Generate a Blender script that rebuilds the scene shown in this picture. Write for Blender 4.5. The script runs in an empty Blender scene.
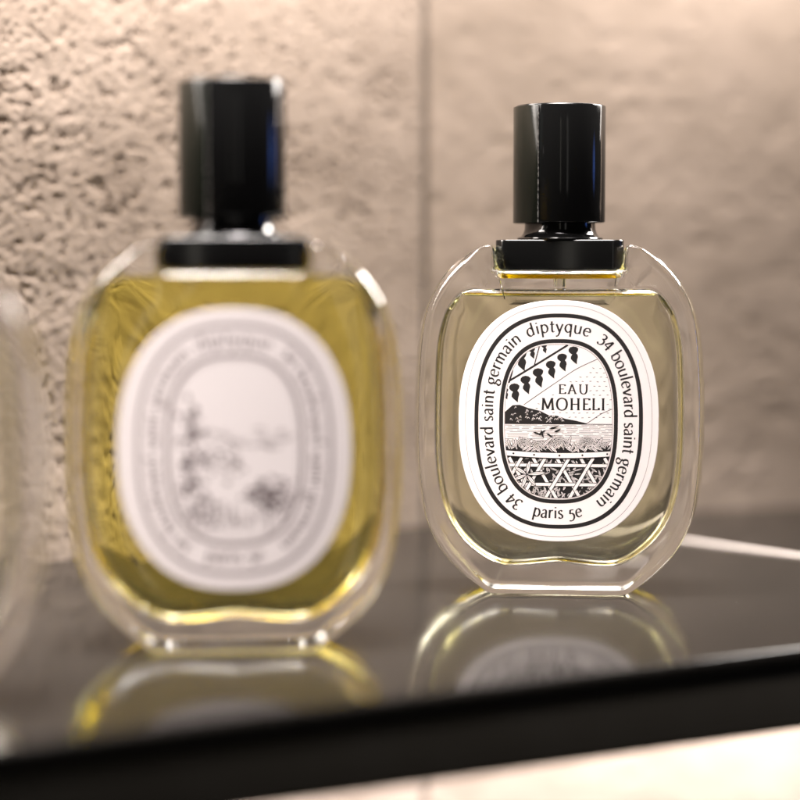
import bpy, bmesh, math, random
import numpy as np
from mathutils import Vector, Matrix
random.seed(7)
rng = np.random.default_rng(11)
S = bpy.context.scene
R = math.radians
U = 0.00028                      # metres per photo pixel at the focus plane

# ---------------------------------------------------------------- camera
FPX, HORIZON, CAM_H = 2000.0, 254.0, 0.0967
PITCH = math.atan((400 - HORIZON) / FPX)
cam = bpy.data.cameras.new('camera')
cam_o = bpy.data.objects.new('camera', cam)
S.collection.objects.link(cam_o)
cam_o.location = (0, 0, CAM_H)
cam_o.rotation_euler = (math.pi / 2 - PITCH, 0, 0)
cam.sensor_width = 36
cam.lens = FPX * 36 / 800
cam.clip_start = 0.01
cam.clip_end = 50
cam.dof.use_dof = True
cam.dof.focus_distance = 0.5635
cam.dof.aperture_fstop = 3.9
S.camera = cam_o

# ---------------------------------------------------------------- render / world / lamps
S.render.engine = 'CYCLES'
c = S.cycles
c.max_bounces = 24
c.transmission_bounces = 20
c.glossy_bounces = 10
c.diffuse_bounces = 4
c.transparent_max_bounces = 16
c.caustics_reflective = True
c.caustics_refractive = True
c.blur_glossy = 0.4
c.sample_clamp_indirect = 12
c.use_denoising = True
try:
    c.denoiser = 'OPENIMAGEDENOISE'
    c.denoising_prefilter = 'ACCURATE'
except Exception:
    pass
S.view_settings.view_transform = 'Standard'
S.view_settings.look = 'None'
S.view_settings.exposure = 0.0
S.view_settings.gamma = 1.0

W = bpy.data.worlds.new('World')
S.world = W
W.use_nodes = True
bg = W.node_tree.nodes['Background']
bg.inputs['Color'].default_value = (0.62, 0.55, 0.48, 1)
bg.inputs['Strength'].default_value = 0.025


def ray_plane(px, py, z=0.0):
    """point of the horizontal plane z seen at photo pixel px, py"""
    d = Vector(((px - 400) / FPX, 1.0, -(py - 400) / FPX))
    cp, sp = math.cos(PITCH), math.sin(PITCH)
    w = Vector((d.x, d.y * cp + d.z * sp, -d.y * sp + d.z * cp))
    t = (z - CAM_H) / w.z
    return Vector((w.x * t, w.y * t, z))


W0 = ray_plane(428, 525)                                # foot of the joint between the two wall panels


def wall_frame(p):
    d = (p - W0).normalized()
    if d.x < 0:
        d = -d
    return d, Vector((d.y, -d.x, 0))                    # along the wall, out of the wall


LD, LN = wall_frame(ray_plane(60, 560))                 # left panel
RD, RN = wall_frame(ray_plane(800, 506))                # right panel
EA, EB = ray_plane(0, 746), ray_plane(800, 648)         # front edge of the shelf
ED = (EB - EA).normalized()


def area(name, loc, target, sx, sy, watts, col, spread=180, axis=None):
    l = bpy.data.lights.new(name, 'AREA')
    l.shape = 'RECTANGLE'
    l.size, l.size_y = sx, sy
    l.energy = watts
    l.color = col
    l.spread = R(spread)
    o = bpy.data.objects.new(name, l)
    S.collection.objects.link(o)
    z = (Vector(loc) - Vector(target)).normalized()
    ax = axis or RD
    x = ax - z * ax.dot(z)
    if name == 'cap_streak_light':
        x = Vector((0, 0, 1)).cross(z)
    x.normalize()
    y = z.cross(x)
    o.matrix_world = Matrix(((x.x, y.x, z.x, loc[0]), (x.y, y.y, z.y, loc[1]), (x.z, y.z, z.z, loc[2]), (0, 0, 0, 1)))
    return o


WARM = (1.0, 0.90, 0.83)
# LED strips under the shelf above, close to the wall
p = W0 - LD * 0.40 + LN * 0.045 + Vector((0, 0, 0.245))
area('shelf_lamp', p, p - Vector((0, 0, 1)) - LN * 0.15, 0.75, 0.045, 2.05, WARM, 180, LD)
p = W0 + RD * 0.42 + RN * 0.045 + Vector((0, 0, 0.245))
area('shelf_lamp', p, p - Vector((0, 0, 1)) - RN * 0.15, 0.80, 0.045, 1.4, WARM, 180, RD)
# lamp row over and in front of the bottles: lights the labels
area('overhead_light', (0.03, 0.37, 0.40), (0.0, 0.485, 0.04), 0.50, 0.04, 0.48, (1.0, 0.92, 0.91), 50)
# narrow beam added straight above the bottles for highlights on glass and caps
area('overhead_light', (-0.03, 0.50, 0.36), (-0.02, 0.525, 0.0), 0.46, 0.11, 1.15, (1.0, 0.93, 0.88), 42, Vector((0.7, 0.6, 0)).normalized())
# unseen lights added left and right to brighten the glass rims
area('rim_light', (-0.25, 0.47, 0.30), (0.02, 0.56, 0.03), 0.14, 0.12, 0.20, (1.0, 0.93, 0.87), 45)
area('rim_light', (0.31, 0.72, 0.30), (0.0, 0.53, 0.03), 0.14, 0.12, 0.62, (1.0, 0.93, 0.87), 45)
# light added on the unseen wall to the right, to brighten glass rims
p = W0 + RD * 0.50 + RN * 0.10 + Vector((0, 0, 0.16))
area('added_wall_light', p, W0 + RD * 0.70 + Vector((0, 0, 0.10)), 0.02, 0.35, 1.8, WARM, 110, Vector((0, 0, 1)).cross((RN * .1 - RD * .2).normalized()))
# LED strips under this shelf
p = W0 - LD * 0.40 + LN * 0.06 + Vector((0, 0, -0.034))
area('under_shelf_lamp', p, p - Vector((0, 0, 1)) - LN * 0.5, 0.75, 0.012, 2.5, (1.0, 0.93, 0.90), 180, LD)
p = W0 + RD * 0.45 + RN * 0.06 + Vector((0, 0, -0.034))
area('under_shelf_lamp', p, p - Vector((0, 0, 1)) - RN * 0.5, 0.85, 0.012, 2.5, (1.0, 0.93, 0.90), 180, RD)
# dim lit things of the shop, and one added blue light, that show as upright streaks in the black caps
area('cap_streak_light', (-0.10, -1.6, 0.25), (0.0, 0.5, 0.1), 0.08, 1.6, 0.35, (1.0, 0.93, 0.80))
area('cap_streak_light', (0.55, -1.5, 0.25), (0.0, 0.5, 0.1), 0.16, 1.6, 0.5, (1.0, 0.95, 0.88))
area('cap_streak_light', (-1.7, -0.6, 0.25), (-0.05, 0.5, 0.1), 0.30, 1.6, 0.35, (0.85, 1.0, 0.92))
area('cap_streak_light', (0.36, 0.56, 0.125), (-0.083, 0.4945, 0.125), 0.05, 0.22, 0.0060, (0.12, 0.28, 1.0), 28)  # blue light added close by, aimed to put a streak on the middle cap


# ---------------------------------------------------------------- materials
def mat(name):
    m = bpy.data.materials.new(name)
    m.use_nodes = True
    nt = m.node_tree
    nt.nodes.clear()
    out = nt.nodes.new('ShaderNodeOutputMaterial')
    return m, nt, out


def principled(name, col, rough=0.5, spec=0.5, metal=0.0, coat=0.0, bump=None, rough_var=None, ior=1.5, specks=False):
    m, nt, out = mat(name)
    b = nt.nodes.new('ShaderNodeBsdfPrincipled')
    b.inputs['Base Color'].default_value = (*col, 1)
    b.inputs['Roughness'].default_value = rough
    b.inputs['Metallic'].default_value = metal
    b.inputs['IOR'].default_value = ior
    b.inputs['Coat Weight'].default_value = coat
    b.inputs['Coat Roughness'].default_value = 0.03
    nt.links.new(b.outputs[0], out.inputs['Surface'])
    tc = nt.nodes.new('ShaderNodeTexCoord')
    if rough_var:
        sc, lo, hi, dt = rough_var
        n = nt.nodes.new('ShaderNodeTexNoise')
        n.inputs['Scale'].default_value = sc
        n.inputs['Detail'].default_value = dt
        mr = nt.nodes.new('ShaderNodeMapRange')
        mr.inputs['From Min'].default_value = 0.35
        mr.inputs['From Max'].default_value = 0.65
        mr.inputs['To Min'].default_value = lo
        mr.inputs['To Max'].default_value = hi
        nt.links.new(tc.outputs['Object'], n.inputs['Vector'])
        nt.links.new(n.outputs['Fac'], mr.inputs['Value'])
        nt.links.new(mr.outputs[0], b.inputs['Roughness'])
    if specks:                        # dust grains
        n = nt.nodes.new('ShaderNodeTexVoronoi')
        n.inputs['Scale'].default_value = 320
        n.inputs['Randomness'].default_value = 1.0
        ln = nt.nodes.new('ShaderNodeMath'); ln.operation = 'LESS_THAN'; ln.inputs[1].default_value = 0.055
        sel = nt.nodes.new('ShaderNodeSeparateColor')
        g2 = nt.nodes.new('ShaderNodeMath'); g2.operation = 'GREATER_THAN'; g2.inputs[1].default_value = 0.86
        mu = nt.nodes.new('ShaderNodeMath'); mu.operation = 'MULTIPLY'
        mx = nt.nodes.new('ShaderNodeMix'); mx.data_type = 'RGBA'
        mx.inputs['A'].default_value = (*col, 1); mx.inputs['B'].default_value = (0.45, 0.42, 0.38, 1)
        nt.links.new(tc.outputs['Object'], n.inputs['Vector'])
        nt.links.new(n.outputs['Distance'], ln.inputs[0])
        nt.links.new(n.outputs['Color'], sel.inputs[0])
        nt.links.new(sel.outputs[0], g2.inputs[0])
        nt.links.new(ln.outputs[0], mu.inputs[0]); nt.links.new(g2.outputs[0], mu.inputs[1])
        nt.links.new(mu.outputs[0], mx.inputs['Factor'])
        nt.links.new(mx.outputs['Result'], b.inputs['Base Color'])
    if bump:
        sc, st, dist = bump
        n = nt.nodes.new('ShaderNodeTexNoise')
        n.inputs['Scale'].default_value = sc
        n.inputs['Detail'].default_value = 6
        bp = nt.nodes.new('ShaderNodeBump')
        bp.inputs['Strength'].default_value = st
        bp.inputs['Distance'].default_value = dist
        nt.links.new(tc.outputs['Object'], n.inputs['Vector'])
        nt.links.new(n.outputs['Fac'], bp.inputs['Height'])
        nt.links.new(bp.outputs[0], b.inputs['Normal'])
    return m


def glass(name, ior, col=(1, 1, 1), rough=0.0, absorb=None):
    m, nt, out = mat(name)
    g = nt.nodes.new('ShaderNodeBsdfGlass')
    g.inputs['IOR'].default_value = ior
    g.inputs['Roughness'].default_value = rough
    g.inputs['Color'].default_value = (*col, 1)
    nt.links.new(g.outputs[0], out.inputs['Surface'])
    if absorb:
        dens = 120.0
        v = nt.nodes.new('ShaderNodeVolumeAbsorption')
        v.inputs['Color'].default_value = tuple(1 - a / dens for a in absorb) + (1,)
        v.inputs['Density'].default_value = dens
        nt.links.new(v.outputs[0], out.inputs['Volume'])
    return m


def wall_material(name, base, dark, grain, gst):
    m, nt, out = mat(name)
    N = nt.nodes.new
    b = N('ShaderNodeBsdfPrincipled')
    b.inputs['Roughness'].default_value = 0.85
    b.inputs['Specular IOR Level'].default_value = 0.25
    tc = N('ShaderNodeTexCoord')
    n1 = N('ShaderNodeTexNoise'); n1.inputs['Scale'].default_value = 30; n1.inputs['Detail'].default_value = 8
    n1.inputs['Roughness'].default_value = 0.65
    n2 = N('ShaderNodeTexNoise'); n2.inputs['Scale'].default_value = grain; n2.inputs['Detail'].default_value = 5
    cr = N('ShaderNodeMix'); cr.data_type = 'RGBA'
    cr.inputs['A'].default_value = (*dark, 1); cr.inputs['B'].default_value = (*base, 1)
    mr = N('ShaderNodeMapRange')
    mr.inputs['From Min'].default_value = 0.3; mr.inputs['From Max'].default_value = 0.65
    nt.links.new(tc.outputs['Object'], n1.inputs['Vector'])
    nt.links.new(tc.outputs['Object'], n2.inputs['Vector'])
    nt.links.new(n1.outputs['Fac'], mr.inputs['Value'])
    nt.links.new(mr.outputs[0], cr.inputs['Factor'])
    nt.links.new(cr.outputs['Result'], b.inputs['Base Color'])
    bp = N('ShaderNodeBump'); bp.inputs['Strength'].default_value = gst; bp.inputs['Distance'].default_value = 0.0006
    nt.links.new(n2.outputs['Fac'], bp.inputs['Height'])
    nt.links.new(bp.outputs[0], b.inputs['Normal'])
    nt.links.new(b.outputs[0], out.inputs['Surface'])
    return m


def speckled(name, a, b, scale):
    m = principled(name, a, 0.4)
    nt = m.node_tree
    bs = [n for n in nt.nodes if n.type == 'BSDF_PRINCIPLED'][0]
    tc = [n for n in nt.nodes if n.type == 'TEX_COORD'][0]
    n = nt.nodes.new('ShaderNodeTexNoise'); n.inputs['Scale'].default_value = scale; n.inputs['Detail'].default_value = 3
    r_ = nt.nodes.new('ShaderNodeValToRGB')
    r_.color_ramp.elements[0].position = 0.42; r_.color_ramp.elements[0].color = (*a, 1)
    r_.color_ramp.elements[1].position = 0.62; r_.color_ramp.elements[1].color = (*b, 1)
    nt.links.new(tc.outputs['Object'], n.inputs['Vector'])
    nt.links.new(n.outputs['Fac'], r_.inputs['Fac'])
    nt.links.new(r_.outputs['Color'], bs.inputs['Base Color'])
    return m


M = {}
M['glass'] = glass('clear_glass', 1.5, (0.998, 1.0, 0.997))
M['pale'] = glass('pale_yellow_liquid', 1.36 / 1.5, absorb=(0.3, 1.1, 13.5))
M['amber'] = glass('amber_liquid', 1.36 / 1.5, absorb=(4.0, 9.0, 70.0))
M['clearish'] = glass('faint_liquid', 1.36 / 1.5, absorb=(1.2, 1.6, 4.0))
for k, a in (('pale', (0.3, 1.1, 13.5)), ('amber', (4.0, 9.0, 70.0)), ('clearish', (1.2, 1.6, 4.0))):
    M[k + '_top'] = glass(k + '_liquid_surface', 1.36, absorb=a)
M['tube'] = glass('clear_plastic', 1.45, (0.97, 0.97, 0.95), 0.05)
M['cap'] = principled('black_gloss_plastic', (0.005, 0.005, 0.005), 0.08, ior=1.38, bump=(900, 0.03, 0.0002), rough_var=(220, 0.05, 0.11, 3), specks=True)
M['cap_side'] = principled('black_satin_plastic', (0.006, 0.007, 0.005), 0.14, ior=1.33, bump=(1500, 0.08, 0.0002))
M['worn'] = speckled('worn_edge', (0.02, 0.02, 0.02), (0.55, 0.52, 0.48), 1500)
M['collar'] = principled('black_collar_plastic', (0.004, 0.004, 0.004), 0.10)
M['paper'] = principled('label_paper', (0.80, 0.735, 0.725), 0.6, bump=(2500, 0.10, 0.0001))
M['ink'] = principled('label_ink', (0.012, 0.010, 0.010), 0.5)
M['faded_ink'] = principled('warm_grey_label_ink', (0.17, 0.13, 0.13), 0.5)
M['grey_ink'] = principled('label_hairline_ink', (0.30, 0.25, 0.25), 0.5)
M['shelf_top'] = principled('dark_satin_glass', (0.011, 0.010, 0.009), 0.12, rough_var=(60, 0.10, 0.15, 6), bump=(260, 0.02, 0.0002), ior=1.30, specks=True)
M['shelf_body'] = principled('dark_bronze_metal', (0.050, 0.045, 0.036), 0.45, bump=(600, 0.15, 0.0003), rough_var=(80, 0.4, 0.55, 5))
M['light_streak'] = principled('pale_light_streak', (0.55, 0.50, 0.47), 0.25)  # pale colour stands in for a streak of light on the shelf
M['wall_rough'] = wall_material('pitted_plaster', (0.50, 0.41, 0.345), (0.34, 0.272, 0.222), 700, 0.6)
M['wall_smooth'] = wall_material('troweled_plaster', (0.48, 0.392, 0.328), (0.38, 0.308, 0.252), 500, 0.35)
M['groove'] = principled('joint_filler', (0.36, 0.32, 0.28), 0.8)


# ---------------------------------------------------------------- helpers
def mesh_obj(name, verts, faces, mats, parent=None, mi=None, smooth=True, loc=(0, 0, 0)):
    me = bpy.data.meshes.new(name)
    me.from_pydata([tuple(v) for v in verts], [], faces)
    for m in (mats if isinstance(mats, (list, tuple)) else [mats]):
        me.materials.append(m)
    if mi is not None:
        me.polygons.foreach_set('material_index', mi)
    me.polygons.foreach_set('use_smooth', [smooth] * len(me.polygons))
    me.update()
    o = bpy.data.objects.new(name, me)
    S.collection.objects.link(o)
    o.parent = parent
    o.location = loc
    return o


def from_bm(name, bm, mats, parent=None, smooth=True, angle=None):
    me = bpy.data.meshes.new(name)
    bm.to_mesh(me)
    bm.free()
    for m in (mats if isinstance(mats, (list, tuple)) else [mats]):
        me.materials.append(m)
    me.polygons.foreach_set('use_smooth', [smooth] * len(me.polygons))
    if angle:
        me.set_sharp_from_angle(angle=R(angle))
    o = bpy.data.objects.new(name, me)
    S.collection.objects.link(o)
    o.parent = parent
    return o


def catmull(pts, n=8, closed=False):
    P = [np.array(q, float) for q in pts]
    out = []
    m = len(P)
    rngi = range(m) if closed else range(m - 1)
    for i in rngi:
        if closed:
            a, b, c_, d = P[i - 1], P[i], P[(i + 1) % m], P[(i + 2) % m]
        else:
            b, c_ = P[i], P[i + 1]
            a = P[i - 1] if i > 0 else 2 * b - c_
            d = P[i + 2] if i + 2 < m else 2 * c_ - b
        for k in range(n):
            t = k / n
            out.append(0.5 * ((2 * b) + (c_ - a) * t + (2 * a - 5 * b + 4 * c_ - d) * t * t + (3 * b - a - 3 * c_ + d) * t ** 3))
    if not closed:
        out.append(P[-1])
    return out


def resample_closed(P, n):
    P = np.array(P)
    Q = np.vstack([P, P[:1]])
    s = np.concatenate([[0], np.cumsum(np.linalg.norm(np.diff(Q, axis=0), axis=1))])
    t = np.linspace(0, s[-1], n, endpoint=False)
    return np.stack([np.interp(t, s, Q[:, 0]), np.interp(t, s, Q[:, 1])], 1)


def smooth_closed(P, it=1):
    for _ in range(it):
        P = 0.25 * np.roll(P, 1, 0) + 0.5 * P + 0.25 * np.roll(P, -1, 0)
    return P


def inward_normals(P):
    T = np.roll(P, -1, 0) - np.roll(P, 1, 0)
    T /= np.linalg.norm(T, axis=1)[:, None]
    Nn = np.stack([-T[:, 1], T[:, 0]], 1)
    if np.sum(P[:, 0] * np.roll(P[:, 1], -1) - np.roll(P[:, 0], -1) * P[:, 1]) < 0:
        Nn = -Nn
    return Nn          # for a counter-clockwise outline these point inwards


def superellipse(a, b, n, N, t0=0.0):
    th = np.linspace(0, 2 * np.pi, N, endpoint=False) + t0
    cth, sth = np.cos(th), np.sin(th)
    return np.stack([a * np.sign(cth) * np.abs(cth) ** (2 / n), b * np.sign(sth) * np.abs(sth) ** (2 / n)], 1)


# ---------------------------------------------------------------- bottle outline (photo pixels, y up, 0 at glass centre)
arc_r = [(69, 176.5), (85, 170), (103, 157), (119, 139), (133, 114), (141, 80), (144, 40), (144.5, 0), (144, -38), (141, -72),
         (134, -103), (119, -131), (98, -154), (76, -170.5)]
right = [(0, 142), (30, 142), (58, 142)] + [(61, 143), (62.8, 146), (63.2, 152), (63.2, 163), (64.2, 173.5)] + catmull(arc_r, 8) + \
        [(70, -174.6), (64, -176), (40, -176), (0, -176)]
right = [np.array(q, float) for q in right]
outline = right + [np.array((-q[0], q[1])) for q in reversed(right[1:-1])]
OUT = resample_closed(outline, 420)
OUT = smooth_closed(OUT, 2)
OUT[:, 0] *= 1.018 + 0.012 * np.cos(np.clip(OUT[:, 1] / 176, -1, 1) * np.pi / 2)
OUTLINE = OUT
OUT[:, 1] = np.maximum(OUT[:, 1], -176)
cav_r = [(0, 132.5), (40, 132.5), (70, 132.5), (86, 132.5), (95, 130), (102, 124), (108, 116), (114, 105), (120, 78), (122, 40), (122.5, 0),
         (122, -36), (119, -68), (112, -96), (98, -120), (79, -138), (60, -148), (40, -149.5), (0, -145.5)]
cr_ = catmull(cav_r, 6)
cav = cr_ + [np.array((-q[0], q[1])) for q in reversed(cr_[1:-1])]
CAV = smooth_closed(resample_closed(cav, 360), 2)
CAV[:, 0] *= 1.015
CAVITY = CAV
ZC = 176 * U * 1.008


def zz(v):
    return ZC + v * U * 1.008


def sm(x):
    x = np.clip(x, 0, 1)
    return x * x * (3 - 2 * x)


def shell_rings(P, half, w, wd, side_n=3, bulge=0.0):
    """rings from front inner ring to back inner ring; w = inset width (px) per vertex"""
    Nn = inward_normals(P)
    rings = []
    K = 8
    for s in (-1, 1):
        rr = []
        for k in range(K + 1):
            t = math.pi / 2 * k / K
            o = w * (1 - math.cos(t))
            e = wd * U
            y = half - e + e * math.sin(t)
            q = P + Nn * (o + bulge)[:, None]
            rr.append((q, s * y))
        rings.append(rr)
    front, back = rings
    seq = list(reversed(front))
    e0 = front[0][1]
    for f in (0.05, 0.085, 0.3, 0.5, 0.7, 0.915, 0.95):
        bl = bulge * (1 - math.sin(math.pi * f))
        seq.append((P + Nn * (bl[:, None] if isinstance(bl, np.ndarray) else bl), None if False else (e0 * (1 - f) - e0 * f) * np.ones(len(P)) if not isinstance(e0, np.ndarray) else e0 * (1 - 2 * f)))
    seq += back
    return seq


def ring_mesh(bm, seq, zmin=None, lip=None):
    vs = []
    for q, y in seq:
        yy = y if isinstance(y, np.ndarray) else np.full(len(q), y)
        row = []
        for i in range(len(q)):
            z = zz(q[i][1])
            if lip is not None and abs(q[i][0]) < 72 and q[i][1] > 124 and abs(yy[i]) > lip[0]:
                z = zz(max(q[i][1], lip[1] - max(0, 141 - q[i][1]) * 0.8))
            if zmin is not None:
                z = max(z, zmin)
            row.append(bm.verts.new((q[i][0] * U, yy[i], z)))
        vs.append(row)
    n = len(seq[0][0])
    for a, b in zip(vs[:-1], vs[1:]):
        for i in range(n):
            j = (i + 1) % n
            bm.faces.new((a[i], a[j], b[j], b[i]))
    bm.faces.new(list(vs[0]))
    bm.faces.new(list(reversed(vs[-1])))
    return vs


HALF = 0.0155
DOME = 0.0010
TOP_MASK = sm((OUT[:, 1] - 128) / 30) * sm((100 - np.abs(OUT[:, 0])) / 22)


def build_outer(lip=True):
    OUT = OUTLINE.copy()
    if not lip:                     # the fuller bottle: shallower notch
        k = (np.abs(OUT[:, 0]) < 66) & (OUT[:, 1] > 139)
        OUT[k, 1] = 177 - (177 - OUT[k, 1]) * 25.0 / 35.0
    w = 13 - 9.5 * TOP_MASK
    w = np.minimum(w, 13 - 5 * sm((-150 - OUT[:, 1]) / 24))
    # domed faces: blend the inner ring into the flat label panel
    ang = np.arctan2(OUT[:, 1] / 126.0, OUT[:, 0] / 103.0)
    ca, sa = np.cos(ang), np.sin(ang)
    rr = (np.abs(ca) ** 2.4 + np.abs(sa) ** 2.4) ** (-1 / 2.4)
    PAN = np.stack([103 * rr * ca, 126 * rr * sa], 1)
    BUL = 5.5 * (1 - sm((OUT[:, 1] - 50) / 118)) * (1 - sm((-60 - OUT[:, 1]) / 112))
    w = np.maximum(w - 0.45 * BUL, 3.0)
    dist = np.linalg.norm(OUT + inward_normals(OUT) * w[:, None] - PAN, axis=1)
    gain = np.minimum(1, (dist / 28.0)) ** 2
    half = HALF + DOME * (1 - gain)
    seq = shell_rings(OUT, half, w, w, 4, BUL)
    inner = seq[0][0]
    fr, bk = [], []
    for k in range(1, 9):
        s = k / 8
        q = inner * (1 - s) + PAN * s
        d = half + DOME * gain * math.sin(math.pi / 2 * s)
        fr.append((q, -d))
        bk.append((q, d))
    seq = list(reversed(fr)) + seq + bk
    bm = bmesh.new()
    ring_mesh(bm, seq, 0.0, (0.0127, 150.5) if lip else None)
    bmesh.ops.recalc_face_normals(bm, faces=bm.faces)
    return bm


def build_cavity(big=False):
    CAV = CAVITY.copy()
    if big:
        CAV[:, 0] *= 1.055
        CAV[:, 1] = np.where(CAV[:, 1] > 0, CAV[:, 1] * 1.127, CAV[:, 1] * 1.02)
    tm = sm((CAV[:, 1] - 112) / (30 if big else 18))
    w = 28 - 25.0 * tm
    bm = bmesh.new()
    ring_mesh(bm, shell_rings(CAV, 0.0108, w, np.full(len(w), 30.0) - 21 * tm, 4, 1.0))
    bmesh.ops.recalc_face_normals(bm, faces=bm.faces)
    return bm


def bore(g, big):
    # the bore of the neck
    r0, n = 0.0017, 32
    rows = [[g.verts.new((r0 * math.cos(2 * math.pi * i / n), r0 * math.sin(2 * math.pi * i / n), z)) for i in range(n)] for z in (zz(149.9 if big else 133.2), zz(151.4 if big else 141.4))]
    for i in range(n):
        j = (i + 1) % n
        g.faces.new((rows[0][j], rows[0][i], rows[1][i], rows[1][j]))
    g.faces.new(rows[0])
    g.faces.new(list(reversed(rows[1])))


def build_glass_and_liquid(level_px, big=False):
    zl = zz(level_px)
    # glass = outer skin + dry part of the cavity
    g = build_outer(not big)
    if big:
        lo = build_cavity(True)
        bore(g, big)
        return g, lo
    up = build_cavity(big)
    bmesh.ops.bisect_plane(up, geom=up.verts[:] + up.edges[:] + up.faces[:], plane_co=(0, 0, zl), plane_no=(0, 0, 1), clear_inner=True)
    bmesh.ops.reverse_faces(up, faces=up.faces)
    tmp = bpy.data.meshes.new('tmp')
    up.to_mesh(tmp)
    g.from_mesh(tmp)
    up.free()
    bore(g, big)
    # liquid
    lo = build_cavity(big)
    bmesh.ops.bisect_plane(lo, geom=lo.verts[:] + lo.edges[:] + lo.faces[:], plane_co=(0, 0, zl), plane_no=(0, 0, 1), clear_outer=True)
    bv = [v for v in lo.verts if abs(v.co.z - zl) < 1e-6 and any(e.is_boundary for e in v.link_edges)]
    bv.sort(key=lambda v: math.atan2(v.co.y / 0.0108, v.co.x / 0.032))
    n = len(bv)
    base = np.array([(v.co.x, v.co.y) for v in bv])
    prev = bv
    Nn = inward_normals(base)
    for ins, dz in ((0.00025, 0.00035), (0.0006, 0.00060), (0.0012, 0.00080), (0.0022, 0.0009)):
        q = base + Nn * ins
        row = [lo.verts.new((q[i][0], q[i][1], zl - dz)) for i in range(n)]
        for i in range(n):
            j = (i + 1) % n
            f = lo.faces.new((prev[i], prev[j], row[j], row[i]))
            f.material_index = 1
        prev = row
    f = lo.faces.new(prev)
    f.material_index = 1
    bmesh.ops.recalc_face_normals(lo, faces=lo.faces)
    return g, lo


# ---------------------------------------------------------------- label print
PR_V, PR_F, PR_M = [], [], []          # shared print geometry, x/z in photo px about the label centre


def put(poly, layer=1, m=0):
    if len(poly) < 3:
        return
    a = 0.0
    for i in range(len(poly)):
        x0, y0 = poly[i]
        x1, y1 = poly[(i + 1) % len(poly)]
        a += x0 * y1 - x1 * y0
    if abs(a) < 1e-3:
        return
    if a < 0:
        poly = list(reversed(poly))
    b = len(PR_V)
    PR_V.extend((q[0], layer + 0.0, q[1]) for q in poly)
    PR_F.append(tuple(range(b, b + len(poly))))
    PR_M.append(m)


def clip_convex(poly, win):
    out = [tuple(q) for q in poly]
    n = len(win)
    for i in range(n):
        a, b = win[i], win[(i + 1) % n]
        ex, ey = b[0] - a[0], b[1] - a[1]
        src, out = out, []
        if not src:
            break
        for k in range(len(src)):
            p_, q_ = src[k - 1], src[k]
            dp = ex * (p_[1] - a[1]) - ey * (p_[0] - a[0])
            dq = ex * (q_[1] - a[1]) - ey * (q_[0] - a[0])
            if (dp >= 0) != (dq >= 0):
                t = dp / (dp - dq)
                out.append((p_[0] + t * (q_[0] - p_[0]), p_[1] + t * (q_[1] - p_[1])))
            if dq >= 0:
                out.append(q_)
    return out


def oval_ring(a, b, n, th, layer=1, m=0, N=160):
    o = superellipse(a, b, n, N)
    i = superellipse(a - th, b - th, n, N)
    for k in range(N):
        j = (k + 1) % N
        put([o[k], o[j], i[j], i[k]], layer, m)


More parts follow.
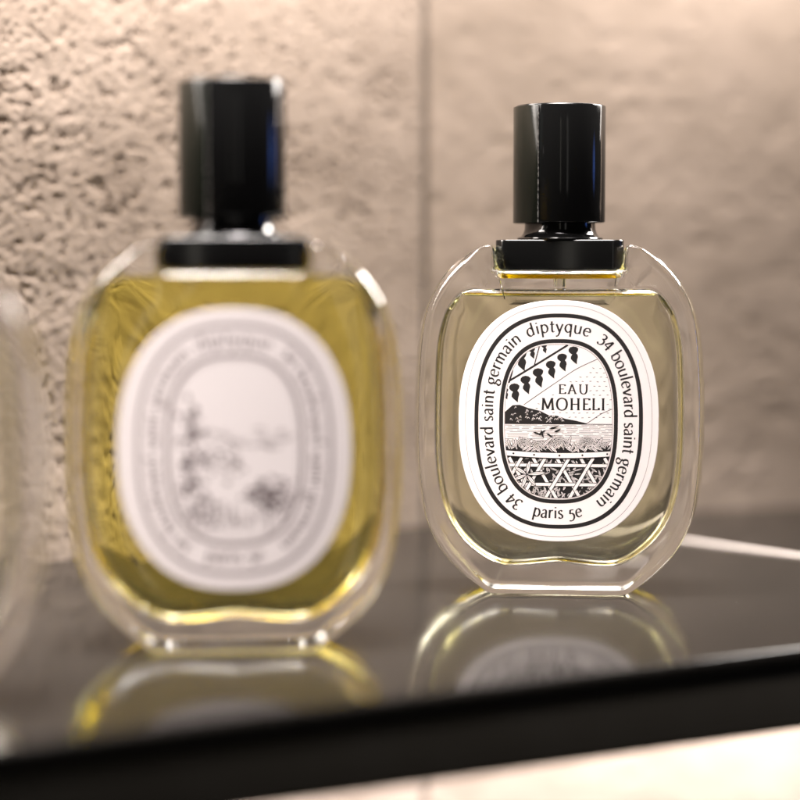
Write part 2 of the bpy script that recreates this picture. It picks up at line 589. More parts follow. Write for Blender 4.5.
GL = {   # glyphs: strokes through points, x-height 1, baseline 0; (smooth, points); advance
    'd': (.92, [(0, [(.76, 1.62), (.76, 0)]), (1, [(.76, .78), (.52, 1.0), (.22, .86), (.08, .48), (.2, .12), (.46, 0), (.76, .22)])]),
    'i': (.40, [(0, [(.2, 1.0), (.2, 0)]), (0, [(.2, 1.42), (.2, 1.28)])]),
    'p': (.92, [(0, [(.16, 1.08), (.16, -.55)]), (1, [(.16, .78), (.42, 1.0), (.72, .86), (.84, .5), (.72, .12), (.46, 0), (.16, .18)])]),
    't': (.58, [(1, [(.26, 1.35), (.26, .7), (.27, .2), (.38, .02), (.56, .08)]), (0, [(.02, .97), (.54, .97)])]),
    'y': (.86, [(0, [(.06, 1.0), (.42, .04)]), (1, [(.82, 1.0), (.56, .35), (.36, -.25), (.14, -.52), (-.02, -.48)])]),
    'q': (.92, [(0, [(.76, 1.06), (.76, -.55)]), (1, [(.76, .78), (.52, 1.0), (.22, .86), (.08, .48), (.2, .12), (.46, 0), (.76, .22)])]),
    'u': (.92, [(1, [(.14, 1.0), (.14, .4), (.22, .08), (.44, 0), (.66, .12), (.76, .3)]), (0, [(.76, 1.0), (.76, 0)])]),
    'e': (.86, [(1, [(.1, .52), (.42, .58), (.76, .62), (.66, .92), (.42, 1.0), (.16, .82), (.08, .45), (.2, .12), (.46, 0), (.76, .16)])]),
    'b': (.92, [(0, [(.16, 1.62), (.16, .04)]), (1, [(.16, .78), (.42, 1.0), (.72, .86), (.84, .5), (.72, .12), (.46, 0), (.16, .16)])]),
    'o': (.94, [(1, [(.46, 1.0), (.18, .86), (.08, .5), (.18, .14), (.46, 0), (.74, .14), (.84, .5), (.74, .86), (.46, 1.0)])]),
    'l': (.40, [(0, [(.18, 1.62), (.18, 0)])]),
    'v': (.82, [(0, [(.04, 1.0), (.40, 0)]), (0, [(.78, 1.0), (.40, 0)])]),
    'a': (.82, [(1, [(.12, .86), (.36, 1.0), (.58, .92), (.64, .68), (.64, .35), (.66, .08), (.76, .0)]),
                (1, [(.64, .62), (.34, .52), (.12, .38), (.10, .14), (.28, 0), (.5, .08), (.64, .28)])]),
    'r': (.60, [(0, [(.16, 1.04), (.16, 0)]), (1, [(.16, .66), (.3, .92), (.46, 1.0), (.58, .94)])]),
    's': (.68, [(1, [(.56, .88), (.36, 1.0), (.14, .88), (.16, .64), (.38, .5), (.56, .34), (.54, .1), (.32, 0), (.08, .12)])]),
    'n': (.92, [(0, [(.16, 1.04), (.16, 0)]), (1, [(.16, .7), (.34, .96), (.56, .98), (.72, .82), (.76, .5), (.76, 0)])]),
    'm': (1.36, [(0, [(.16, 1.04), (.16, 0)]), (1, [(.16, .7), (.3, .96), (.48, .98), (.62, .8), (.66, .5), (.66, 0)]),
                 (1, [(.66, .7), (.82, .96), (1.0, .98), (1.14, .8), (1.18, .5), (1.18, 0)])]),
    'g': (.86, [(1, [(.4, 1.0), (.16, .88), (.1, .6), (.24, .36), (.46, .34), (.66, .5), (.68, .78), (.56, .96), (.4, 1.0)]),
                (0, [(.6, .95), (.84, 1.04)]),
                (1, [(.3, .36), (.18, .16), (.4, .04), (.68, -.08), (.72, -.34), (.48, -.54), (.18, -.5), (.06, -.28), (.26, -.04)])]),
    '3': (.82, [(1, [(.1, 1.2), (.34, 1.34), (.62, 1.22), (.6, .9), (.34, .74)]), (1, [(.34, .74), (.64, .66), (.74, .34), (.56, .04), (.28, -.06), (.06, .1)])]),
    '4': (.86, [(0, [(.58, 1.34), (.06, .42)]), (0, [(.04, .4), (.82, .4)]), (0, [(.6, 1.34), (.6, -.04)])]),
    '5': (.80, [(0, [(.7, 1.0), (.26, 1.0)]), (0, [(.26, 1.0), (.18, .5)]), (1, [(.18, .5), (.44, .56), (.68, .36), (.66, -.06), (.4, -.36), (.06, -.34)])]),
    ' ': (.46, []),
}
CAPS = {  # cap height 1
    'E': (.68, [(0, [(.16, 1), (.16, 0)]), (0, [(.06, .97), (.60, .97)]), (0, [(.16, .52), (.5, .52)]), (0, [(.06, .03), (.64, .03)]),
                (0, [(.60, 1.0), (.60, .84)]), (0, [(.64, 0), (.64, .18)])]),
    'A': (.86, [(0, [(.42, 1.02), (.12, 0)]), (0, [(.42, 1.02), (.74, 0)]), (0, [(.22, .36), (.62, .36)]), (0, [(.02, .02), (.24, .02)]), (0, [(.62, .02), (.86, .02)])]),
    'U': (.90, [(1, [(.18, 1), (.18, .38), (.26, .1), (.46, 0), (.66, .1), (.74, .38), (.74, 1)]), (0, [(.06, .98), (.3, .98)]), (0, [(.62, .98), (.86, .98)])]),
    'M': (1.12, [(0, [(.18, 1), (.12, 0)]), (0, [(.18, 1), (.54, .1)]), (0, [(.9, 1), (.54, .1)]), (0, [(.9, 1), (.98, 0)]), (0, [(.02, .02), (.24, .02)]), (0, [(.84, .02), (1.10, .02)]),
                 (0, [(.06, .98), (.2, .98)]), (0, [(.88, .98), (1.02, .98)])]),
    'O': (1.02, [(1, [(.5, 1.02), (.2, .88), (.08, .5), (.2, .12), (.5, -.02), (.8, .12), (.92, .5), (.8, .88), (.5, 1.02)])]),
    'H': (.94, [(0, [(.18, 1), (.18, 0)]), (0, [(.74, 1), (.74, 0)]), (0, [(.18, .5), (.74, .5)]), (0, [(.06, .02), (.3, .02)]), (0, [(.06, .98), (.3, .98)]),
                (0, [(.62, .02), (.86, .02)]), (0, [(.62, .98), (.86, .98)])]),
    'L': (.66, [(0, [(.16, 1), (.16, 0)]), (0, [(.06, .03), (.60, .03)]), (0, [(.06, .98), (.28, .98)]), (0, [(.60, 0), (.60, .2)])]),
    'I': (.36, [(0, [(.18, 1), (.18, 0)]), (0, [(.06, .02), (.3, .02)]), (0, [(.06, .98), (.3, .98)])]),
}


def ribbon(pts, wfun, layer=1, m=0, clip=None):
    """a strip of quads along pts with width wfun(direction, t)"""
    P = [np.array(q, float) for q in pts]
    n = len(P)
    L, Rr = [], []
    for i in range(n):
        d = P[min(i + 1, n - 1)] - P[max(i - 1, 0)]
        d = d / (np.linalg.norm(d) + 1e-9)
        nn = np.array((-d[1], d[0]))
        w = wfun(d, i / (n - 1)) / 2
        L.append(P[i] + nn * w)
        Rr.append(P[i] - nn * w)
    for i in range(n - 1):
        q = [tuple(L[i]), tuple(L[i + 1]), tuple(Rr[i + 1]), tuple(Rr[i])]
        if clip is not None:
            q = clip_convex(q if area2(q) > 0 else q[::-1], clip)
        put(q, layer, m)


def area2(q):
    return sum(q[i][0] * q[(i + 1) % len(q)][1] - q[(i + 1) % len(q)][0] * q[i][1] for i in range(len(q)))


def glyph_pts(strokes, n=5):
    out = []
    for s, pts in strokes:
        if s:
            out.append(catmull(pts, n))
        else:
            a, b = np.array(pts[0], float), np.array(pts[1], float)
            out.append([a + (b - a) * t for t in np.linspace(0, 1, 5)])
    return out


def text_on_path(text, base_fn, size, length, inward=False, thick=.245, thin=.10):
    """base_fn(s) -> point and unit tangent at arc length s along the reading direction"""
    adv = [GL[ch][0] + .10 for ch in text]
    tot = sum(adv) * size
    k = length / tot
    s = 0.0
    for ch, a in zip(text, adv):
        for st in glyph_pts(GL[ch][1]):
            def tr(q):
                ss = (s + q[0] * size * (0.5 + 0.5 * k) if k < 1 else s + q[0] * size)
                p_, t_ = base_fn(ss)
                up = np.array((-t_[1], t_[0]))
                return p_ + up * q[1] * size
            pts = [tr(q) for q in st]
            loc = [np.array(q) for q in st]
            widths = []
            for i in range(len(loc)):
                d = loc[min(i + 1, len(loc) - 1)] - loc[max(i - 1, 0)]
                d = d / (np.linalg.norm(d) + 1e-9)
                widths.append((thin + (thick - thin) * abs(d[1] * .95 - d[0] * .25)) * size)
            P = pts
            ribbon(P, lambda d, t: widths[int(round(t * (len(widths) - 1)))])
        s += a * size * k


def path_fn(a, b, n, p_from, p_to, clockwise):
    N = 1440
    P = superellipse(a, b, n, N)
    i0 = int(np.argmin(np.linalg.norm(P - np.array(p_from), axis=1)))
    i1 = int(np.argmin(np.linalg.norm(P - np.array(p_to), axis=1)))
    step = -1 if clockwise else 1
    idx = [i0]
    while idx[-1] % N != i1:
        idx.append((idx[-1] + step) % N)
    ext = [(i1 + step * k) % N for k in range(1, 60)]
    Q = P[idx + ext]
    s = np.concatenate([[0], np.cumsum(np.linalg.norm(np.diff(Q, axis=0), axis=1))])
    L = s[len(idx) - 1]

    def fn(x):
        p_ = np.array((np.interp(x, s, Q[:, 0]), np.interp(x, s, Q[:, 1])))
        d = np.array((np.interp(x + 3, s, Q[:, 0]), np.interp(x + 3, s, Q[:, 1]))) - \
            np.array((np.interp(max(x - 3, 0), s, Q[:, 0]), np.interp(max(x - 3, 0), s, Q[:, 1])))
        return p_, d / (np.linalg.norm(d) + 1e-9)
    return fn, L


def straight_text(text, x0, x1, y0, h, thick=.18, thin=.085):
    tot = sum(CAPS[ch][0] + .12 for ch in text) - .12
    k = (x1 - x0) / tot
    x = x0
    for ch in text:
        for st in glyph_pts(CAPS[ch][1]):
            pts = [np.array((x + q[0] * k, y0 + q[1] * h)) for q in st]
            ribbon(pts, lambda d, t: (thin + (thick - thin) * abs(d[1])) * h)
        x += (CAPS[ch][0] + .12) * k


def frame_and_ring_text(th=4.0):
    oval_ring(93.5, 116.5, 2.35, 0.45, 1, 2)
    oval_ring(84.3, 108.3, 2.45, th)
    oval_ring(59.4, 82.8, 2.6, th)
    oval_ring(54.2, 77.6, 2.65, 0.55, 1, 2)
    size = 8.0
    fn, L = path_fn(65.8, 89.8, 2.5, (-32, 88), (33, 88), True)
    text_on_path('diptyque', fn, size, L)
    fn, L = path_fn(65.8, 89.6, 2.5, (36, 78), (37, -80), True)
    text_on_path('34 boulevard saint germain', fn, size, L)
    fn, L = path_fn(65.8, 89.6, 2.5, (-34, -80), (-37, 82), True)
    text_on_path('34 boulevard saint germain', fn, size, L)
    fn, L = path_fn(73.5, 97.8, 2.5, (-26, -97), (27, -97), False)
    text_on_path('paris 5e', fn, size, L)


ZS = 4.444


def A(x, y):
    return ((490 + x / ZS - 558.5), -(330 + y / ZS - 418.6))


def art_island():
    win = [tuple(q) for q in superellipse(53.8, 77.2, 2.65, 96)]

    def poly(pts, layer=1, m=0):
        q = [A(*p_) for p_ in pts]
        if area2(q) < 0:
            q = q[::-1]
        put(clip_convex(q, win), layer, m)

    def fan(pts, c_, layer=1, m=0):      # possibly non-convex blob as a fan around c_
        for i in range(len(pts)):
            poly([pts[i], pts[(i + 1) % len(pts)], c_], layer, m)

    def line(pts, w, layer=1, m=0, smooth=True, taper=False):
        q = [A(*p_) for p_ in (catmull(pts, 5) if smooth and len(pts) > 2 else pts)]
        ribbon(q, (lambda d, t: w / ZS * (math.sin(math.pi * min(max(t, .04), .96)) if taper else 1)), layer, m, win)

    def leaf(x, y, ang, ln, wd, layer=2, fill=1, outline=True):
        ca, sa = math.cos(ang), math.sin(ang)
        n = 9
        up = [(t, math.sin(math.pi * t) ** .8) for t in np.linspace(0, 1, n)]

        def shape(k):
            pts = []
            for t, h in up:
                pts.append((x + ca * t * ln * k - sa * h * wd / 2 * k, y + sa * t * ln * k + ca * h * wd / 2 * k))
            for t, h in reversed(up[1:-1]):
                pts.append((x + ca * t * ln * k + sa * h * wd / 2 * k, y + sa * t * ln * k - ca * h * wd / 2 * k))
            return pts
        if outline:
            s = shape(1.0)
            fan(s, (x + ca * ln / 2, y + sa * ln / 2), layer, 0)
            x, y = x + ca * ln * .06, y + sa * ln * .06
            wd_ = wd * .76
            old = wd
            pts = []
            for t, h in up:
                pts.append((x + ca * t * ln * .88 - sa * h * wd_ / 2 * .86, y + sa * t * ln * .88 + ca * h * wd_ / 2 * .86))
            for t, h in reversed(up[1:-1]):
                pts.append((x + ca * t * ln * .88 + sa * h * wd_ / 2 * .86, y + sa * t * ln * .88 - ca * h * wd_ / 2 * .86))
            fan(pts, (x + ca * ln * .44, y + sa * ln * .44), layer + 1, fill)
            line([(x + ca * ln * .1, y + sa * ln * .1), (x + ca * ln * .7, y + sa * ln * .7)], 1.6, layer + 2, 0, False)
        else:
            fan(shape(1.0), (x + ca * ln / 2, y + sa * ln / 2), layer, fill)

    # branch with hanging pods
    line([(70, 222), (140, 180), (240, 118), (345, 52)], 9)
    line([(196, 145), (206, 105), (218, 60)], 5)
    line([(82, 222), (92, 190), (98, 165)], 10)

    def pod(x, y, s=1.0, tilt=.28):
        n = 22
        pts = []
        prof = [(0, 6), (6, 15), (15, 19), (24, 15), (31, 8), (39, 13), (48, 14), (58, 9), (68, 4), (76, .5)]
        ct, st = math.cos(tilt), math.sin(tilt)
        L_, R_ = [], []
        for t, w in prof:
            w *= 1.12
            bend = 3 * math.sin(t / 12.0)
            for side, arr in ((-1, L_), (1, R_)):
                lx, ly = (side * w + bend) * s, t * s
                arr.append((x + lx * ct + ly * st, y - lx * st + ly * ct))
        for i in range(len(prof) - 1):
            poly([L_[i], L_[i + 1], R_[i + 1], R_[i]])
    for x, y, s in ((100, 230, .98), (150, 196, .95), (205, 162, 1.0), (262, 128, .92), (312, 96, .92), (362, 64, .92), (128, 84, 1.05), (180, 66, .62), (236, 52, .5), (62, 250, .6)):
        pod(x, y - 4, s * 1.16)
    # diagonals
    line([(150, 320), (220, 270), (300, 215), (385, 158), (480, 112)], 2.8)
    line([(430, 402), (455, 385), (495, 358), (548, 334)], 2.6)
    # sky dashes
    r = random.Random(3)
    for row in range(14):
        y = 135 + row * 20
        for col in range(12):
            x = 200 + col * 30 + (row % 2) * 15 + r.uniform(-4, 4)
            yl = 320 - (x - 150) * .64 + 22
            if y < yl or x > 535 or y > 392:
                continue
            if 222 < x + 6 < 520 and 282 < y < 350:
                continue
            if 292 < x + 6 < 446 and 220 < y < 280:
                continue
            if y > 400 - (560 - x) * .0 - 10 or (x < 330 and y > 330 + (x - 150) * .2):
                continue
            line([(x, y + r.uniform(-2, 2)), (x + 9, y + r.uniform(-2, 2))], 2.2, smooth=False)
    straight_text('EAU', A(303, 0)[0], A(437, 0)[0], A(0, 270)[1], 42 / ZS)
    straight_text('MOHELI', A(228, 0)[0], A(512, 0)[0], A(0, 342)[1], 52 / ZS)
    # island
    top = [(66, 352), (84, 336), (100, 322), (132, 320), (170, 334), (222, 346), (262, 366), (300, 368), (335, 381), (385, 390), (430, 401)]
    for a, b in zip(top[:-1], top[1:]):
        poly([a, b, (b[0], 404), (a[0], 404)])
    for k in range(46):
        x = r.uniform(84, 330)
        yt = np.interp(x, [t[0] for t in top], [t[1] for t in top])
        y = r.uniform(yt + 6, 398)
        if y - yt < 5:
            continue
        line([(x, y), (x + r.uniform(2, 7), y - r.uniform(2, 9)), (x + r.uniform(7, 12), y + r.uniform(-3, 3))], 1.7, 2, 1)
    # sea
    line([(60, 405), (560, 405)], 3.0, smooth=False)
    for row in range(11):
        y = 411 + row * 7.5
        x = 70 + r.uniform(-10, 20)
        while x < 545:
            ln = r.uniform(25, 110)
            line([(x, y + r.uniform(-1, 1)), (x + ln, y + r.uniform(-1, 1))], 1.7, smooth=False)
            x += ln + r.uniform(6, 26)
    # foliage band

    def sag(x):
        return 528 + 10 * math.sin(math.pi * (x - 75) / 470)
    for i in range(24):
        x0, x1 = 66 + i * 20.5, 66 + (i + 1) * 20.5
        poly([(x0, sag(x0) - 30), (x1, sag(x1) - 30), (x1, sag(x1)), (x0, sag(x0))], 1)
    for k in range(64):
        x = 80 + (k * 67 % 460) + r.uniform(-8, 8)
        b = sag(x)
        ang = -math.pi / 2 + r.uniform(-1.15, 1.15)
        hgt = 1.0 + .35 * math.exp(-((x - 250) / 70) ** 2)
        leaf(x, b - r.uniform(0, 22), ang, r.uniform(36, 66) * hgt, r.uniform(11, 19), 2 + (k % 5) * .8)
    for cx, cy, rad in ((310, 500, 40), (430, 495, 34), (150, 500, 32), (215, 505, 26), (500, 510, 24)):
        for q in range(4):
            rr = rad - q * 8
            line([(cx + rr * math.cos(a), cy + rr * .95 * math.sin(a)) for a in np.linspace(-math.pi * .95, -.15, 9)], 5.5, 9, 0)
            line([(cx + rr * math.cos(a), cy + rr * .95 * math.sin(a)) for a in np.linspace(-math.pi * .95, -.15, 9)], 2.6, 10, 1)
    for x, y, a, l_ in ((190, 440, .35, 46), (215, 452, -.5, 40), (262, 428, -.3, 44), (250, 445, .6, 38), (285, 442, -.45, 34), (240, 470, -1.9, 44)):
        leaf(x, y, a, l_, 8, 8, 0, False)
    # rim of the basket
    for i in range(24):
        x0, x1 = 66 + i * 20.5, 66 + (i + 1) * 20.5
        poly([(x0, sag(x0) - 6), (x1, sag(x1) - 6), (x1, sag(x1) + 24), (x0, sag(x0) + 24)], 11, 0)
        poly([(x0, sag(x0) - 3), (x1, sag(x1) - 3), (x1, sag(x1) + 19), (x0, sag(x0) + 19)], 12, 1)
    for x in (105, 197, 310, 412, 522):
        y = sag(x) + 8
        poly([(x + 4.5 * math.cos(a), y + 4.5 * math.sin(a)) for a in np.linspace(0, 6.28, 8, endpoint=False)][::-1], 13, 0)
    # woven basket: dark ground, leaves seen through, pale canes
    for i in range(24):
        x0, x1 = 66 + i * 20.5, 66 + (i + 1) * 20.5
        poly([(x0, sag(x0) + 22), (x1, sag(x1) + 22), (x1, 780), (x0, 780)], 1)
    for k in range(230):
        leaf(r.uniform(85, 525), r.uniform(562, 745), r.uniform(0, 6.28), r.uniform(20, 44), r.uniform(8, 13), 2 + (k % 4) * .8)
    cane = 13

    def bar(a, b, layer):
        line([a, b], cane + 6, layer, 0, False)
        line([a, b], cane, layer + .4, 1, False)
    for k in range(-1, 6):
        x = 110 + k * 106
        bar((x - 92, 770), (x + 32, 556), 7)
        bar((x + 100, 770), (x - 24, 556), 8)
    bar((60, 590), (560, 590), 9)
    bar((60, 676), (560, 676), 9)
    for k in range(0, 6):        # upper passes of the weave
        x = 110 + k * 106
        bar((x - 2, 614), (x + 26, 566), 10)
        bar((x - 52, 700), (x - 26, 656), 10)
    for a in (-.1, .9, 1.9, 2.75, 3.7, 4.9):
        leaf(165, 632, a, 88 if a < 0 else 66, 20, 13)
    # finished with the thin inner oval


def art_other():
    """the front bottle's picture: a garden scene too blurred to read, built as foliage, hills and a dark clump"""
    win = [tuple(q) for q in superellipse(53.8, 77.2, 2.65, 96)]
    r = random.Random(9)

    def blob(x, y, rx, ry, m=0, layer=1):
        pts = [(x + rx * (1 + r.uniform(-.2, .2)) * math.cos(a), y + ry * (1 + r.uniform(-.2, .2)) * math.sin(a)) for a in np.linspace(0, 6.28, 9, endpoint=False)]
        for i in range(len(pts)):
            put(clip_convex([pts[i], pts[(i + 1) % len(pts)], (x, y)], win), layer, m)
    for k in range(46):
        blob(r.gauss(-38, 8), r.uniform(-45, 48), r.uniform(1.5, 4), r.uniform(1.2, 3.5))
    for k in range(60):
        blob(r.gauss(-20, 16), r.gauss(-12, 8), r.uniform(1, 3), r.uniform(.6, 1.5))
    for k in range(70):
        blob(r.gauss(32, 11), r.gauss(-42, 8), r.uniform(1.5, 4), r.uniform(1, 2.6))
    for k in range(50):
        blob(r.gauss(-30, 12), r.gauss(-52, 8), r.uniform(1, 3), r.uniform(.6, 1.8))
    for k in range(60):
        x = r.uniform(-50, 50)
        ribbon([(x, -68 + r.uniform(-4, 12)), (x + r.uniform(-4, 4), -56 + r.uniform(-6, 12))], lambda d, t: .8, 1, 0, win)
    for k in range(40):
        x, y = r.uniform(-30, 45), r.uniform(0, 22)
        ribbon([(x, y), (x + r.uniform(3, 9), y + r.uniform(-1, 1))], lambda d, t: .7, 1, 0, win)
    ribbon(catmull([(-52, 6), (-20, 16), (10, 4), (52, 12)], 6), lambda d, t: 1.0, 1, 0, win)


def make_print(kind):
    PR_V.clear(); PR_F.clear(); PR_M.clear()
    frame_and_ring_text(4.0 if kind == 'island' else 3.0)
    (art_island if kind == 'island' else art_other)()
    verts = [(x * U, -layer * 0.000012, z * U) for x, layer, z in PR_V]
    return verts, list(PR_F), list(PR_M)


# ---------------------------------------------------------------- bottle
def lathe(bm, prof, n=96, cap_top=True, cap_bottom=True):
    rows = []
    for r_, z in prof:
        rows.append([bm.verts.new((r_ * math.cos(2 * math.pi * i / n), r_ * math.sin(2 * math.pi * i / n), z)) for i in range(n)])
    for a, b in zip(rows[:-1], rows[1:]):
        for i in range(n):
            j = (i + 1) % n
            bm.faces.new((a[i], a[j], b[j], b[i]))
    if cap_bottom:
        bm.faces.new(list(reversed(rows[0])))
    if cap_top:
        bm.faces.new(rows[-1])


def rounded_box(bm, x0, x1, y0, y1, z0, z1, r_, rz, seg=6):
    """box with rounded vertical corners (rz) and softened rims (r_)"""
    pts = []
    for cx, cy, a0 in ((x1 - rz, y1 - rz, 0), (x0 + rz, y1 - rz, 90), (x0 + rz, y0 + rz, 180), (x1 - rz, y0 + rz, 270)):
        for k in range(seg + 1):
            a = R(a0 + 90 * k / seg)
            pts.append((cx, cy, math.cos(a), math.sin(a)))
    rows = []
    prof = [(r_, z0)] + [(r_ * (1 - math.sin(t)), z0 + r_ * (1 - math.cos(t))) for t in (R(30), R(60), R(90))] + \
           [(r_ * (1 - math.cos(t)), z1 - r_ * (1 - math.sin(t))) for t in (0, R(30), R(60), R(90))]
    for ins, z in prof:
        rows.append([bm.verts.new((cx + (rz - ins) * cx_, cy + (rz - ins) * cy_, z)) for cx, cy, cx_, cy_ in pts])
    n = len(pts)
    for a, b in zip(rows[:-1], rows[1:]):
        for i in range(n):
            j = (i + 1) % n
            bm.faces.new((a[i], a[j], b[j], b[i]))
    bm.faces.new(list(reversed(rows[0])))
    bm.faces.new(rows[-1])


def make_bottle(kind, liquid, level, label, loc, rot):
    root = bpy.data.objects.new('perfume_bottle', None)
    S.collection.objects.link(root)
    root.empty_display_size = 0.02
    root['label'] = label
    root['category'] = 'perfume bottle'
    root['group'] = 'perfume bottles standing on the shelf'
    g, lo = build_glass_and_liquid(level, liquid == 'amber')
    from_bm('glass_body', g, M['glass'], root, True, 50)
    from_bm('liquid', lo, [M[liquid], M[liquid + '_top']], root, True, 60)
    # collar in the notch of the glass
    z0 = zz(152 if liquid == 'amber' else 142) + 0.0002
    z1 = 0.1006
    cd = 0.0149 if liquid == 'amber' else 0.0115
    bm = bmesh.new()
    rounded_box(bm, -0.0181, 0.0181, -cd, cd, z0, z1, 0.0004, 0.0035)
    from_bm('collar', bm, M['collar'], root, True, 30)
    bm = bmesh.new()
    lathe(bm, [(0.0122, z1 - .0001), (0.0123, z1 + .0004), (0.0121, z1 + .0007), (0.0113, z1 + .0009), (0.0106, z1 + .0018), (0.0102, z1 + .0030), (0.0101, z1 + 0.0046), (0.0101, z1 + .0058)])
    from_bm('spray_neck', bm, M['collar'], root, True, 40)
    # cap with the lapped sheath on its left side
    cz0, cz1 = 0.1055, 0.1389
    bm = bmesh.new()
    rc = 0.0129
    lathe(bm, [(rc - .0016, cz0 + .0006), (rc - .0006, cz0), (rc - .0002, cz0 + .0001), (rc, cz0 + .0004), (rc, cz1 - .0005), (rc - .00015, cz1 - .0002), (rc - .0005, cz1), (rc - .004, cz1 + .00015), (0.003, cz1 + .0002)], 128)
    cap = from_bm('cap', bm, M['cap'], root, True, 45)
    bm = bmesh.new()
    n = 80
    th0, th1 = R(-90 - 27.5), R(-90 - 215)
    ro = rc + .0006
    prof = [(rc + .00002, cz0 - .0001), (ro - .0001, cz0 - .0001), (ro, cz0 + .0001), (ro, cz1 - .0007), (ro - .0001, cz1 - .0005), (rc + .00002, cz1 - .0005)]
    rows = []
    for i in range(n + 1):
        t = th0 + (th1 - th0) * i / n
        rows.append([bm.verts.new((r_ * math.cos(t), r_ * math.sin(t), z)) for r_, z in prof])
    for a, b in zip(rows[:-1], rows[1:]):
        for k in range(len(prof)):
            j = (k + 1) % len(prof)
            bm.faces.new((a[k], a[j], b[j], b[k]))
    fe = bm.faces.new(rows[0]); bm.faces.new(list(reversed(rows[-1])))
    fe.material_index = 1
    bmesh.ops.recalc_face_normals(bm, faces=bm.faces)
    from_bm('cap_sheath', bm, [M['cap_side'], M['worn']], cap, True, 30)
    # dip tube
    bm = bmesh.new()
    lathe(bm, [(0.0010, zz(150.0 if liquid == 'amber' else 133.3)), (0.0010, zz(151.3 if liquid == 'amber' else 141.3))], 24)
    from_bm('dip_tube', bm, M['tube'], root, True, 40)
    # label
    y0 = -(HALF + DOME) - 0.00003
    P = superellipse(100.0, 121.5, 2.35, 160)
    vs, fs = [], []
    n = len(P)
    for ins, y in ((0, 0.0), (0, -0.0002), (0.5, -0.00026)):
        k = 1 - ins / 110
        vs += [(q[0] * U * k, y, q[1] * U * k) for q in P]
    for a in (0, 1):
        for i in range(n):
            j = (i + 1) % n
            fs.append((a * n + i, a * n + j, (a + 1) * n + j, (a + 1) * n + i))
    fs.append(tuple(range(2 * n, 3 * n)))
    fs.append(tuple(reversed(range(n))))
    lab = mesh_obj('paper_label', vs, fs, M['paper'], root, smooth=False, loc=(0, y0, zz(0)))
    v, f, m = make_print(kind)
    mesh_obj('label_print', v, f, [M['ink'] if kind == 'island' else M['faded_ink'], M['paper'], M['grey_ink']], lab, m, False, (0, -0.00026, 0))
    root.location = loc
    root.rotation_euler = (0, 0, rot)
    return root


def place(px, d_front, kind, liquid, level, label, rot):
    cy = d_front + 0.0165
    x = (px - 400) / FPX * (cy * math.cos(PITCH) + 0.05 * math.sin(PITCH))
    return make_bottle(kind, liquid, level, label, (x, cy, 0.0001), rot)


place(558.8, 0.560, 'island', 'pale', 127, 'sharp clear glass bottle of pale yellow perfume with black island and basket drawing, furthest right', R(-5.0))
place(235, 0.478, 'other', 'amber', 137.8, 'blurred middle bottle filled with deep golden yellow perfume, nearer the shelf edge', R(4.6))
place(-150, 0.406, 'other', 'clearish', 130, 'very blurred clear bottle cut off by the left edge of the photo', R(7))


# ---------------------------------------------------------------- shelf
def extrude_profile(name, prof, a, d, length, mat_, parent):
    """profile (inward distance, z) swept along direction d from a"""
    nrm = Vector((-d.y, d.x, 0))
    vs, fs = [], []
    n = len(prof)
    for t in (0, length):
        for q, z in prof:
            v = a + d * t + nrm * q
            vs.append((v.x, v.y, z))
    for i in range(n):
        j = (i + 1) % n
        fs.append((i, i + n, j + n, j))
    fs.append(tuple(range(n)))
    fs.append(tuple(reversed(range(n, 2 * n))))
    o = mesh_obj(name, vs, fs, mat_, parent, smooth=True)
    o.data.set_sharp_from_angle(angle=R(35))
    return o


shelf = bpy.data.objects.new('shelf', None)
S.collection.objects.link(shelf)
shelf['label'] = 'dark glossy shelf with black front edge carrying the perfume bottles'
shelf['category'] = 'shelf'


def slab(name, front_in, back_gap, ztop, zbot, rad, mat_, left=-0.62, right=0.75):
    """slab between the shelf's front edge and the wall, front rim rounded"""
    # u = along front edge; cut ends square to the edge; back follows the wall
    nrm = Vector((-ED.y, ED.x, 0))
    secs = []
    for s in (left, (W0 - EA).dot(ED), right):
        a = EA + ED * s + nrm * front_in
        wn = LN if s < (W0 - EA).dot(ED) - .01 else RN
        q = (back_gap - (a - W0).dot(wn)) / nrm.dot(wn)
        secs.append((a, q))
    vs, fs = [], []
    K = 8
    for a, q in secs:
        prof = [(q, zbot), (rad, zbot)]
        prof += [(rad * (1 - math.cos(t)), zbot + rad * (1 - math.sin(t))) for t in [math.pi / 2 * k / K for k in range(K - 1, -1, -1)]]
        prof += [(rad * (1 - math.cos(t)), ztop - rad * (1 - math.sin(t))) for t in [math.pi / 2 * k / K for k in range(0, K + 1)]]
        prof += [(q, ztop)]
        n = len(prof)
        for d, z in prof:
            v = a + nrm * d
            vs.append((v.x, v.y, z))
    for k in range(2):
        for i in range(n):
            j = (i + 1) % n
            fs.append((i + k * n, j + k * n, j + n + k * n, i + n + k * n))
    fs.append(tuple(reversed(range(n))))
    fs.append(tuple(range(2 * n, 3 * n)))
    o = mesh_obj(name, vs, fs, mat_, shelf, smooth=True)
    bm = bmesh.new(); bm.from_mesh(o.data)
    bmesh.ops.recalc_face_normals(bm, faces=bm.faces)
    bm.to_mesh(o.data); bm.free()
    o.data.set_sharp_from_angle(angle=R(30))
    return o


slab('glass_top', 0.0, 0.0012, 0.0, -0.0052, 0.0018, M['shelf_top'])
slab('shelf_body', 0.0008, 0.0012, -0.0053, -0.0205, 0.0008, M['shelf_body'])
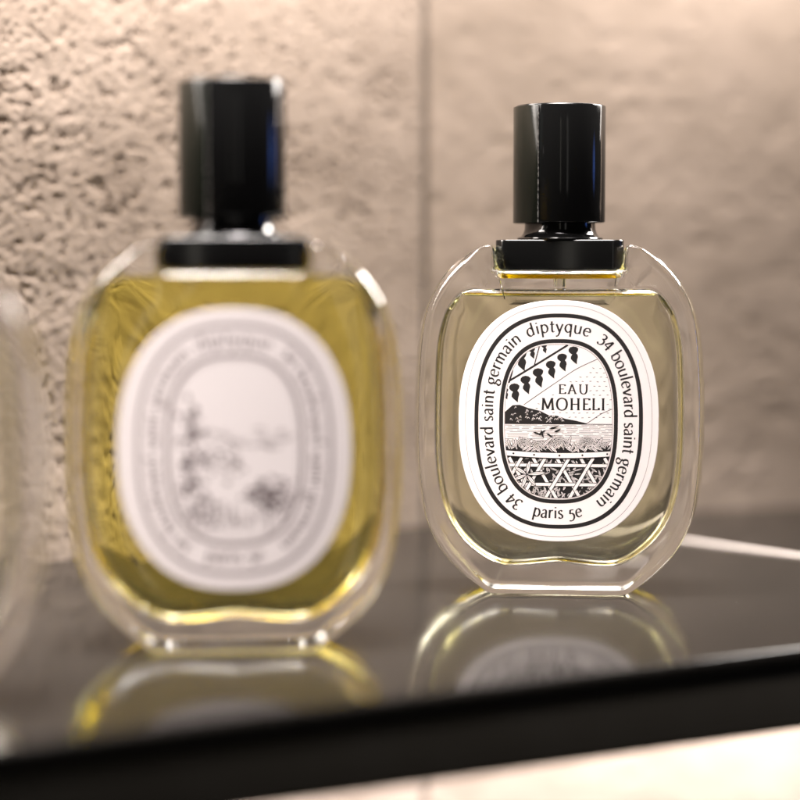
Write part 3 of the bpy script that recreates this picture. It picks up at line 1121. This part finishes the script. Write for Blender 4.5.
# streak of light on the shelf behind the right bottle, built as a pale strip
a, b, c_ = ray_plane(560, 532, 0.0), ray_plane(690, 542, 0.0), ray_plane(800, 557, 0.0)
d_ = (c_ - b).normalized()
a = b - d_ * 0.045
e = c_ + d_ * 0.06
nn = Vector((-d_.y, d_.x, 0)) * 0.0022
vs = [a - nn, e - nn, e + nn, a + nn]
mesh_obj('shelf_light_streak', [(v.x, v.y, z) for z in (0.0001, 0.0006) for v in vs],
         [(3, 2, 1, 0), (4, 5, 6, 7), (0, 1, 5, 4), (1, 2, 6, 5), (2, 3, 7, 6), (3, 0, 4, 7)], M['light_streak'], shelf, smooth=False)


# ---------------------------------------------------------------- wall
def vnoise(x, z, seed, scale):
    g = np.random.default_rng(seed).random((512, 512))
    X, Z = x * scale + 1000.0, z * scale + 1000.0
    xi, zi = np.floor(X).astype(int), np.floor(Z).astype(int)
    fx, fz = X - xi, Z - zi
    fx = fx ** 3 * (fx * (fx * 6 - 15) + 10)
    fz = fz ** 3 * (fz * (fz * 6 - 15) + 10)
    a_ = g[xi % 512, zi % 512]; b_ = g[(xi + 1) % 512, zi % 512]
    c__ = g[xi % 512, (zi + 1) % 512]; d__ = g[(xi + 1) % 512, (zi + 1) % 512]
    return (a_ * (1 - fx) + b_ * fx) * (1 - fz) + (c__ * (1 - fx) + d__ * fx) * fz


def fbm(x, z, seed, scale, octs=4, gain=.5):
    s, a_, t = 0, 1.0, 0
    ang = 0.6
    for k in range(octs):
        xr = x * math.cos(ang * k) - z * math.sin(ang * k)
        zr = x * math.sin(ang * k) + z * math.cos(ang * k)
        s = s + a_ * vnoise(xr, zr, seed + k, scale * 2 ** k)
        t += a_
        a_ *= gain
    return s / t


def graded(lo, hi, f0, f1, fine, coarse):
    out = []
    if lo < f0:
        out += list(np.arange(lo, f0, coarse))
    out += list(np.arange(f0, f1, fine))
    if hi > f1:
        out += list(np.arange(f1, hi, coarse))
    out.append(hi)
    return np.array(out)


def wall_panel(u0, u1, f0, f1, kind):
    WD, WN = (LD, LN) if kind == 'rough' else (RD, RN)
    us = graded(u0, u1, max(f0, u0), min(f1, u1), 0.0005 if kind == 'rough' else 0.0008, 0.006)
    fz = 0.0005 if kind == 'rough' else 0.0008
    zs = graded(-0.40, 0.45, -0.12 if kind != 'rough' else -0.004, 0.205, fz, 0.006)
    Ug, Zg = np.meshgrid(us, zs, indexing='ij')
    if kind == 'rough':
        big = fbm(Ug, Zg, 5, 60, 3)
        mid = fbm(Ug, Zg, 21, 680, 2, .5)
        pits = fbm(Ug, Zg, 41, 420, 2)
        h = 0.0009 * (big - .5) + 0.00062 * (mid - .5) - 0.00095 * np.clip((pits - .64) * 6, 0, 1)
        mask = 0.55 + 0.9 * fbm(Ug, Zg, 77, 14, 2)
        fade = 1 - .35 * np.clip((Ug + .10) / .10, 0, 1)      # smoother towards the joint
        h = h * mask * fade
    else:
        big = fbm(Ug, Zg, 5, 45, 4)
        mid = fbm(Ug * .6, Zg, 99, 150, 4, .55)
        pits = fbm(Ug, Zg, 61, 200, 2)
        h = 0.0009 * (big - .5) + 0.0006 * (mid - .5) - 0.0006 * np.clip((pits - .62) * 4, 0, 1)
    h = h - 0.0016
    # rounded arris at the joint
    ed = np.minimum(np.abs(Ug - (u1 if u0 < -.1 else u0)) / 0.0022, 1)
    h = h * (0.3 + 0.7 * ed) - 0.0022 * (1 - ed) ** 2
    P = np.stack([W0.x + WD.x * Ug + WN.x * h, W0.y + WD.y * Ug + WN.y * h, Zg], -1).reshape(-1, 3)
    nu, nz = len(us), len(zs)
    idx = np.arange(nu * nz).reshape(nu, nz)
    F = np.stack([idx[:-1, :-1], idx[1:, :-1], idx[1:, 1:], idx[:-1, 1:]], -1).reshape(-1, 4)
    # slab thickness: a closed back
    me = bpy.data.meshes.new('wall_panel')
    nb = len(P)
    back = []
    for (uu, z_) in ((us[0], zs[0]), (us[-1], zs[0]), (us[-1], zs[-1]), (us[0], zs[-1])):
        back.append((W0.x + WD.x * uu - WN.x * .02, W0.y + WD.y * uu - WN.y * .02, z_))
    V = np.vstack([P, np.array(back)])
    loops = list(F.reshape(-1))
    starts = list(range(0, len(F) * 4, 4))
    extra = [
        [nb + 1, nb + 0, nb + 3, nb + 2],
        list(idx[0, ::-1]) + [nb + 0, nb + 3],
        list(idx[-1, :]) + [nb + 2, nb + 1],
        list(idx[::1, 0])[::-1][::-1] + [nb + 1, nb + 0],
        list(idx[::-1, -1]) + [nb + 3, nb + 2],
    ]
    for ex in extra:
        starts.append(len(loops))
        loops += [int(q) for q in ex]
    me.vertices.add(len(V))
    me.vertices.foreach_set('co', V.reshape(-1))
    me.loops.add(len(loops))
    me.loops.foreach_set('vertex_index', np.array(loops, dtype=np.int32))
    me.polygons.add(len(starts))
    me.polygons.foreach_set('loop_start', np.array(starts, dtype=np.int32))
    sm_ = np.ones(len(starts), bool); sm_[-5:] = False
    me.polygons.foreach_set('use_smooth', sm_)
    me.update(calc_edges=True)
    me.validate()
    me.materials.append(M['wall_rough'] if kind == 'rough' else M['wall_smooth'])
    o = bpy.data.objects.new('wall_panel', me)
    S.collection.objects.link(o)
    o['kind'] = 'structure'
    return o


wall_panel(-0.75, -0.0010, -0.20, 0, 'rough')
wall_panel(0.0010, 0.95, 0, 0.20, 'smooth')
JN = (LN + RN).normalized()
JD = (LD + RD).normalized()
v = [W0 + JD * u - JN * q for u, q in ((-.0022, .0040), (.0022, .0040), (.0022, .019), (-.0022, .019))]
o = mesh_obj('wall_joint', [(q.x, q.y, z) for z in (-.40, .45) for q in v],
             [(3, 2, 1, 0), (4, 5, 6, 7), (0, 1, 5, 4), (1, 2, 6, 5), (2, 3, 7, 6), (3, 0, 4, 7)], M['groove'], smooth=False)
o['kind'] = 'structure'
